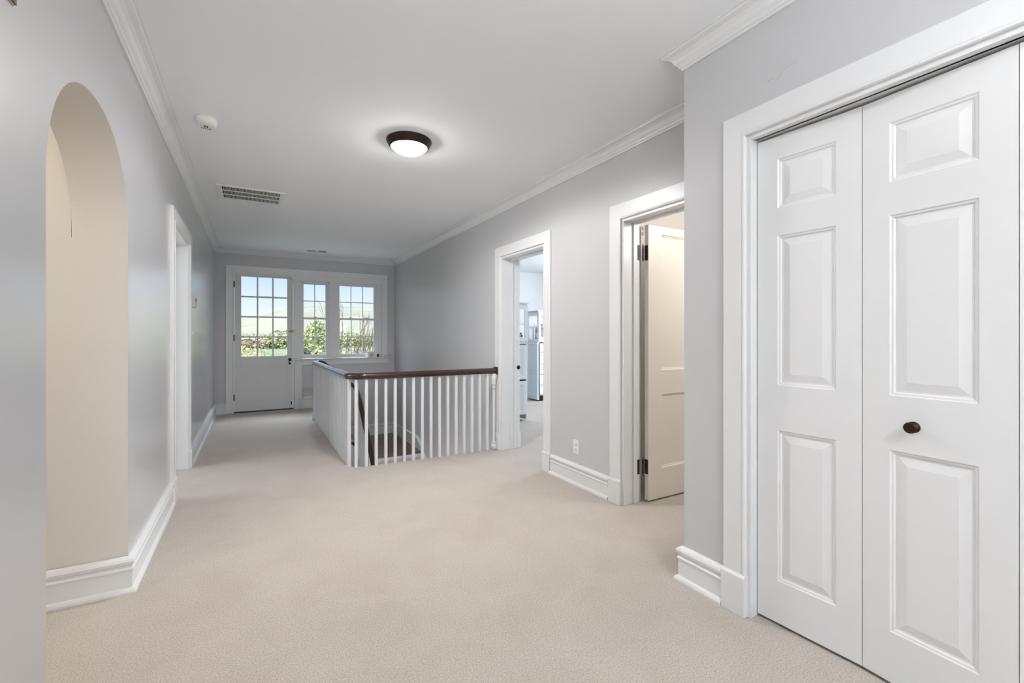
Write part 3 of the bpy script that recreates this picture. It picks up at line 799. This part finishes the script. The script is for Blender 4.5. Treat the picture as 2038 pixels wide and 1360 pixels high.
root = empty('picture_frame', (L, 1.42, 2.04), 'dark red framed picture high on the left wall before the arch', 'picture frame')
bm = BM(); box(bm, .0, .004, -.178, .178, .0, .45); finish('frame', bm, 'frame_edge', parent=root, bevel=.002)
bm = BM(); box(bm, .0042, .008, -.177, .177, .003, .447); finish('panel', bm, 'frame_red', parent=root)

# surface scars on the closet wall, raised lines of old filler
bm = BM()
pts_ = [(1527,162),(1533,158),(1540,155),(1547,158),(1554,148),(1561,137),(1570,131),(1577,128),(1581,119),(1586,118),(1583,126),(1576,128)]
def onC(px, py):
    f_ = 906.0; a = (px-1019)/f_; b = -(py-668.65)/f_; ya = math.radians(29.627); s_, c_ = math.sin(ya), math.cos(ya)
    rx, ry = c_*a+s_, -s_*a+c_; t = C/rx; return Vector((C-.0005, ry*t, 1.22+b*t))
W3 = [onC(*p) for p in pts_]
for a, b in zip(W3, W3[1:]): tube(bm, a, b, .0012, seg=6)
finish('wall_scar', bm, 'wall_paint', kind=S)

# ------------------------------------------------------------------ bedroom furniture
def cabinet(name, x0, x1, y0, y1, label, side_doors, drawers, items):
    root = empty(name, (x0, y0, 0), label, 'cabinet', 'white storage cabinets in the bedroom'); k_ = []
    X, Y = x1-x0, y1-y0; H = 1.66; t = .022
    bm = BM()
    box(bm, 0, t, 0, .03, .02, H); box(bm, X-t, X, 0, Y, .02, 1.10); box(bm, X-t, X, 0, .03, 1.10, H); box(bm, X-t, X, Y-.03, Y, 1.10, H); box(bm, t, X-t, Y-t, Y, .02, H)          # posts, side, back
    box(bm, 0, t, Y-.03, Y, .02, H)
    box(bm, 0, X, 0, Y, H, H+.02); box(bm, -.028, X+.012, -.028, Y+.012, H+.02, H+.035)
    box(bm, t, X-t, 0, Y-t, 1.115, 1.14); box(bm, 0, X, 0, Y, 1.10, 1.115)
    box(bm, t, X-t, .03, Y-t, .09, .11)
    box(bm, 0, .012, .03, Y-.03, .02, 1.10)                                                               # solid side
    box(bm, 0, t, .03, Y-.03, 1.115, 1.16); box(bm, 0, t, .03, Y-.03, 1.60, H)
    finish('body', bm, 'furniture_white', parent=root, bevel=.003)
    # panelled side facing the doorway
    bm = BM(); slab(bm, [0, .05, Y-.05, Y], [.03, .12, .58, .64, 1.06, 1.10], {(1,1):'flat', (1,3):'flat'}, .020, lambda u, d, z: (-.021+d, u, z))
    finish('side_panel', bm, 'reflection_blue' if side_doors else 'furniture_white', parent=root)
    bm = BM(); box(bm, .008, .011, .03, Y-.03, 1.16, 1.60); finish('side_glass', bm, 'pane_glass', parent=root)
    bm = BM(); box(bm, 0, .012, .03+.33*(Y-.06), .034+.33*(Y-.06), 1.16, 1.60); box(bm, 0, .012, .03+.66*(Y-.06), .034+.66*(Y-.06), 1.16, 1.60); finish('glazing_bar', bm, 'furniture_white', parent=root)
    if drawers:
        zs_ = [.115, .30, .50, .69, .915, 1.085]
        for a, b in zip(zs_, zs_[1:]):
            bm = BM(); slab(bm, [.03, .055, X-.055, X-.03], [a+.006, a+.03, b-.03, b-.006], {(1,1):'flat'}, .018, lambda u, d, z: (u, -.020+d, z))
            dr = finish('drawer', bm, 'furniture_white', parent=root)
            bm = BM(); lathe(bm, [(0,0),(.006,0),(.006,.012),(.013,.018),(0,.024)], 12, place((X/2, -.02, (a+b)/2), (0,-1,0)))
            finish('knob', bm, 'furniture_gap', parent=dr)
            bm = BM(); box(bm, .03, X-.03, -.004, -.001, a-.005, a+.005); finish('drawer_gap', bm, 'furniture_gap', parent=dr)
        bm = BM(); box(bm, .03, X-.03, .012, .03, .0, .09); finish('toe_shade', bm, 'black_gap', parent=root)  # black board stands in for the shade under the drawers
    else:
        for z0_, z1_ in ((.10, .575), (.60, 1.09)):
            bm = BM(); slab(bm, [.25, .31, X-.075, X-.03], [z0_, z0_+.05, z1_-.05, z1_], {(1,1):'flat'}, .018, lambda u, d, z: (u, -.020+d, z))
            finish('door', bm, 'furniture_white', parent=root)
        bm = BM(); box(bm, 0, .25, -.002, .02, .03, 1.10); finish('stile', bm, 'furniture_white', parent=root)
    # glazed upper door frame
    bm = BM(); slab(bm, [0, .045, X-.05, X], [1.145, 1.20, 1.60, 1.655], {(1,1):'hole'}, .018, lambda u, d, z: (u, -.020+d, z)); dd = finish('glass_door', bm, 'furniture_white', parent=root)
    bm = BM(); box(bm, .045, X-.05, -.012, -.009, 1.20, 1.60); finish('pane', bm, 'pane_glass', parent=dd)
    bm = BM(); box(bm, t, X-t, .04, Y-t, 1.385, 1.395); finish('shelf', bm, 'furniture_white', parent=root)
    return root
cabinet('display_cabinet', 2.78, 3.425, 5.577, 6.0, 'white glass-topped cabinet with panel doors, nearest behind the bedroom doorway', False, False, None)
cabinet('display_cabinet', 4.615, 5.35, 7.13, 7.50, 'white glass-topped cabinet with a column of drawers, far in the bedroom', True, True, None)
# things on their shelves
def thing(name, mats_, fnb, loc, label, cat, group=None):
    bm = BM(); fnb(bm); o = finish(name, bm, mats_, label=label, cat=cat, group=group); o.location = loc; return o
fig = lambda bm: lathe(bm, [(0,0),(.028,0),(.020,.02),(.026,.06),(.014,.09),(.018,.11),(.010,.13),(0,.135)], 14)
thing('figurine', 'picture_grey', fig, (3.34, 5.70, 1.3955), 'small grey figurine on the upper shelf of the near bedroom cabinet', 'ornament')
thing('framed_photo', 'paper_grey', lambda bm: box(bm, -.03, .03, -.006, .006, 0, .075), (3.30, 5.75, 1.3955), 'small grey framed photo beside the figurine in the near bedroom cabinet', 'photo frame')
def plant(bm):
    lathe(bm, [(0,0),(.022,0),(.026,.03),(0,.03)], 12)
    for i in range(26):
        a = i*2.4; r_ = .012+.028*((i*7) % 10)/10; h = .04+.08*((i*3) % 10)/10
        p = Vector((r_*math.cos(a), r_*math.sin(a), h)); quad(bm, [p+Vector((-.010,0,-.008)), p+Vector((.010,.004,-.008)), p+Vector((.012,0,.012)), p+Vector((-.008,-.004,.014))])
thing('shelf_plant', 'green_leaf_decor', plant, (3.355, 5.66, 1.1405), 'tiny dark green plant at the bottom of the near bedroom cabinet', 'plant')
thing('tray', 'furniture_gap', lambda bm: box(bm, -.055, .05, -.03, .03, 0, .008), (3.33, 5.75, 1.1405), 'grey tray behind the tiny plant in the near bedroom cabinet', 'tray')
thing('framed_print', 'picture_grey', lambda bm: box(bm, -.16, .16, -.008, .008, 0, .22), (4.95, 7.42, 1.1405), 'grey framed print inside the far bedroom cabinet', 'picture frame')
thing('terracotta_pot', 'terracotta', lambda bm: lathe(bm, [(0,0),(.022,0),(.03,.045),(.024,.05),(0,.045)], 14), (4.68, 7.22, 1.1405), 'small terracotta pot inside the far bedroom cabinet', 'pot')
thing('vase', 'picture_grey', lambda bm: lathe(bm, [(0,0),(.02,0),(.035,.05),(.014,.12),(.018,.14),(0,.14)], 14), (4.72, 7.36, 1.1405), 'slim grey vase inside the far bedroom cabinet', 'vase')
thing('storage_tin', 'furniture_gap', lambda bm: box(bm, -.03, .03, -.02, .02, 0, .05), (4.75, 7.19, 1.3955), 'small grey tin on the upper shelf of the far bedroom cabinet', 'tin')

# ------------------------------------------------------------------ lamps of the side rooms, added fill in the stairwell
lamp('fill_stairwell', 'POINT', (1.6, 5.2, -1.4), (0,0,0), 25, (1.0, .96, .93), .15)  # unseen light added to lift the stair wall and far ceiling
lamp('passage_lamp', 'POINT', (-1.7, 2.0, 2.2), (0,0,0), 22, (1.0, .86, .70), .12)
lamp('side_room_lamp', 'POINT', (3.3, 1.5, 2.2), (0,0,0), 31, (1.0, .94, .87), .15)

# ------------------------------------------------------------------ outside
mat('grass', (.44, .47, .28), .9, noise=(.05, .35))
mat('lawn', (.46, .55, .26), .9)
mat('hill_haze', (.56, .55, .40), .95, noise=(.02, .35))  # pale base colour carries the distance haze over the woods
mat('track_soil', (.55, .46, .38), .9, noise=(.2, .2))
mat('leaf_yellow', (.72, .70, .30), .7, noise=(1.5, .5))
mat('leaf_green', (.50, .55, .30), .7, noise=(1.5, .5))
mat('leaf_fresh', (.58, .62, .34), .7, noise=(1.5, .5))
mat('leaf_dark', (.12, .20, .11), .7, noise=(1.5, .5))
mat('leaf_tan', (.74, .62, .46), .8, noise=(1.5, .4))
mat('house_white', (.75, .74, .72), .7)
mat('roof_grey', (.25, .24, .25), .8)
bm = BM(); quad(bm, [(-900,9.5,-3.4),(1500,9.5,-3.4),(1500,1700,-14),(-900,1700,-14)]); finish('ground', bm, 'grass', kind=S)
# rolling ridge
def ridge(name, y0, y1, hf, m, x0=-500, x1=1500, nx=70, ny=14, base_z=-16):
    bm = BM(); V = []
    for j in range(ny+1):
        row = []
        for i in range(nx+1):
            x = x0+(x1-x0)*i/nx; y = y0+(y1-y0)*j/ny; s_ = math.sin(PI*min(1, j/ny*1.0)/2)
            row.append(bm.verts.new((x, y, base_z+s_*(hf(x)-base_z)+2.0*math.sin(x*.043+j*1.7)*(j/ny))))
        V.append(row)
    for j in range(ny):
        for i in range(nx): bm.faces.new([V[j][i], V[j][i+1], V[j+1][i+1], V[j+1][i]])
    last = V[-1]; bv = [bm.verts.new((v.co.x, y1+300, base_z)) for v in last]
    for i in range(nx): bm.faces.new([last[i], last[i+1], bv[i+1], bv[i]])
    return finish(name, bm, m, kind=S, smooth=True)
hz = lambda x: 34+32/(1+math.exp(-(x-20)/22))+2.5*math.sin(x*.012)-max(0, x-260)*.03
ridge('hills', 620, 1150, hz, 'hill_haze')
gz = lambda y: -3.4-(y-9.5)*10.6/1690.5
def px(pxx, Y_):   # x of a column of the view at distance Y_
    a = (pxx-1019)/906.0; ya = math.radians(29.627); return Y_*(math.cos(ya)*a+math.sin(ya))/(-math.sin(ya)*a+math.cos(ya))
def field(name, p0, p1, y0, y1, m):
    bm = BM(); a, b, c, d = [(px(p, y), y, gz(y)+.02) for p, y in ((p0,y0),(p1,y0),(p1,y1),(p0,y1))]
    n_ = 6
    for i in range(n_):
        f = lambda q, r_, t: tuple(q[k_]+(r_[k_]-q[k_])*t for k_ in range(3))
        quad(bm, [f(a,b,i/n_), f(a,b,(i+1)/n_), f(d,c,(i+1)/n_), f(d,c,i/n_)])
    finish(name, bm, m, kind=S)
field('lawn', 532, 592, 150, 215, 'lawn')
field('dirt_yard', 538, 600, 98, 142, 'track_soil')

def leaf_cloud(bm, centres, n, size, seed):
    rnd = random.Random(seed)
    for i in range(n):
        c, r_ = centres[i % len(centres)]
        while True:
            p = Vector((rnd.uniform(-1,1), rnd.uniform(-1,1), rnd.uniform(-1,1)))
            if .25 < p.length < 1: break
        p = Vector(c)+Vector((p.x*r_[0], p.y*r_[1], p.z*r_[2]))
        a = Vector((rnd.gauss(0,1), rnd.gauss(0,1), rnd.gauss(0,1))).normalized(); b = a.orthogonal().normalized()
        s_ = size*rnd.uniform(.5, 1.2)
        quad(bm, [p-a*s_, p-b*s_*.6, p+a*s_, p+b*s_*.6])
def limb(bm, a, d, l, r_, depth, rnd, spread=.5, up=.25, mink=2, maxk=3):
    d = d.normalized(); b = a+d*l; m_ = a+d*l*.5+Vector((rnd.uniform(-1,1), rnd.uniform(-1,1), 0))*l*.05
    tube(bm, a, m_, r_, r_*.85, 6); tube(bm, m_, b, r_*.85, r_*.65, 6)
    if depth == 0: return
    for i in range(rnd.randint(mink, maxk)):
        nd = (d+Vector((rnd.uniform(-1,1), rnd.uniform(-1,1), rnd.uniform(-.5,1)))*spread+Vector((0,0,up))).normalized()
        limb(bm, b if i else m_+(b-m_)*rnd.uniform(.2,1), nd, l*rnd.uniform(.6,.85), r_*.6, depth-1, rnd, spread, up, mink, maxk)
def tree(name, x, y, z, label, cat, m, centres, n, size, seed, trunk_h, tr=.12, group=None):
    root = empty(name, (x, y, z), label, cat, group)
    bm = BM(); rnd = random.Random(seed); tube(bm, (0,0,0), (0,0,trunk_h), tr, tr*.5, 10)
    for i in range(6):
        a = rnd.uniform(0, 2*PI); limb(bm, Vector((0,0,trunk_h*rnd.uniform(.35,.95))), Vector((math.cos(a), math.sin(a), 1)), trunk_h*.13, tr*.3, 2, rnd)
    finish('trunk', bm, 'bark', parent=root)
    bm = BM(); leaf_cloud(bm, centres, n, size, seed); finish('foliage', bm, m, parent=root, weld=False, recalc=False)
def px(pxx, Y_):   # x of a pixel column at distance Y_
    a = (pxx-1019)/906.0; ya = math.radians(29.627); return Y_*(math.cos(ya)*a+math.sin(ya))/(-math.sin(ya)*a+math.cos(ya))
def pz(pxx, py, Y_):
    a = (pxx-1019)/906.0; ya = math.radians(29.627); return 1.22-(py-668.65)/906.0*Y_/(-math.sin(ya)*a+math.cos(ya))
GZ = -3.5
# conical spring-green tree seen in the narrow window
X0 = px(630, 24)
cen = [((0,0,z_), (rr, rr, .7)) for z_, rr in ((1.1,2.3),(1.8,2.3),(2.5,2.1),(3.2,1.8),(3.8,1.4),(4.3,.95),(4.8,.5))]
tree('garden_tree', X0, 24, GZ, 'tall pointed spring-green tree filling the narrow window', 'tree', 'leaf_fresh', cen, 9000, .085, 11, 4.8)
X0 = px(598, 20)
tree('garden_tree', X0, 20, GZ, 'dark green conifer at the left edge of the narrow window', 'tree', 'leaf_dark', [((0,0,z_), (rr, rr, .5)) for z_, rr in ((1.5,1.0),(2.3,.85),(3.1,.65),(3.8,.42))], 2500, .08, 12, 3.8)
X0 = px(492, 22)
tree('garden_shrub', X0, 22, GZ, 'yellow-green flowering bush behind the lower left panes of the door', 'bush', 'leaf_yellow', [((0,0,2.9),(1.15,1.2,1.55)), ((.9,.2,2.4),(.9,.9,1.2)), ((0,0,1.6),(1.3,1.3,1.2))], 5200, .07, 13, 2.9, .08)
X0 = px(536, 19)
tree('garden_shrub', X0, 19, GZ, 'low tan and yellow bush behind the lower middle panes of the door', 'bush', 'leaf_tan', [((0,0,1.9),(.9,.8,.9))], 1500, .05, 14, 1.1, .05)
X0 = px(722, 33)
tree('garden_tree', X0, 33, GZ, 'rounded green tree low behind the wide window', 'tree', 'leaf_green', [((0,0,2.5),(2.3,1.6,1.5)), ((1.6,0,2.4),(1.4,1.3,1.3))], 6500, .09, 15, 3.0)
X0 = px(686, 29)
tree('garden_tree', X0, 29, GZ, 'tan budding tree behind the bare branches at the left of the wide window', 'tree', 'leaf_tan', [((0,0,2.4),(1.3,1.2,1.5))], 2200, .07, 16, 2.8)
# bare tree in front of the wide window
rnd = random.Random(5)
root = empty('bare_tree', (px(688, 17), 17, GZ), 'leafless branching tree in front of the wide window', 'tree')
bm = BM()
tube(bm, (-.2,0,0), (-.15,0,2.0), .10, .08, 8)
for dx, tx in ((-.15, .06), (-.12, .22), (.0, .42), (-.15,-.05)):
    limb(bm, Vector((-.15,0,1.8)), Vector((tx, rnd.uniform(-.15,.15), 1)), 1.35, .026, 4, rnd, .27, .35, 2, 3)
finish('branches', bm, 'bark', parent=root, weld=False)
root = empty('bare_tree', (px(722, 17.5), 17.5, GZ), 'second leafless tree, thinner, behind the right panes of the wide window', 'tree')
bm = BM(); tube(bm, (-.5,0,0), (-.35,0,1.9), .07, .06, 8)
for tx in (.1, .3, .5): limb(bm, Vector((-.35,0,1.7)), Vector((tx, rnd.uniform(-.15,.15), 1)), 1.1, .022, 4, rnd, .27, .35, 2, 3)
finish('branches', bm, 'bark', parent=root, weld=False)
# distant tree line across the valley
rnd = random.Random(9)
for i, (pxx, Y_, rr, hh, m_, wd_) in enumerate(((474,245,17,7,'leaf_tan','tan'),(503,300,17,8,'leaf_green','green'),(524,250,13,7,'leaf_tan','tan'),(545,290,14,8,'leaf_green','green'),(566,246,13,8,'leaf_fresh','bright green'),(598,290,17,8,'leaf_green','green'),(650,290,18,8,'leaf_tan','tan'),(690,250,17,8,'leaf_fresh','bright green'),(740,290,18,8,'leaf_green','green'))):
    side = ['behind the left panes of the door','second from the left behind the door','behind the middle panes of the door','right of the middle panes of the door','behind the right panes of the door','behind the door post','behind the narrow window','at the left of the wide window','at the right of the wide window'][i]
    tree('distant_tree', px(pxx, Y_), Y_, gz(Y_)-.2, 'distant %s tree clump %s' % (wd_, side), 'tree', m_, [((0,0,hh*.55),(rr*.55,rr*.4,hh*.5)), ((rr*.4,0,hh*.45),(rr*.35,rr*.3,hh*.4)), ((-rr*.4,0,hh*.45),(rr*.35,rr*.3,hh*.4))], 1800, .75, 40+i, hh*.7, .25, 'trees across the valley')
for i, (pxx, Y_, wd_) in enumerate(((552, 420, 'left'), (571, 420, 'right'))):
    root = empty('farmhouse', (px(pxx, Y_), Y_, gz(Y_)+3.5), 'tiny white farmhouse across the valley, the %s one of two' % wd_, 'house')
    bm = BM(); box(bm, -4, 4, -3, 3, -4, 6.5); finish('walls', bm, 'house_white', parent=root)
    bm = BM(); prism(bm, [(-4.4,6.5),(4.4,6.5),(0,8.6)], lambda u, d, z: (u, -3.3+d, z), 6.6); finish('roof', bm, 'roof_grey', parent=root)
root = empty('shed', (px(563, 40), 40, -3.6), 'grey shed roof at the bottom of the lower right door pane', 'shed')
bm = BM(); box(bm, -1.3, 1.3, -1, 1, 0, 2.5); finish('walls', bm, 'house_white', parent=root)
bm = BM(); prism(bm, [(-1.5,2.5),(1.5,2.5),(0,3.1)], lambda u, d, z: (u, -1.2+d, z), 2.4); finish('roof', bm, 'roof_grey', parent=root)
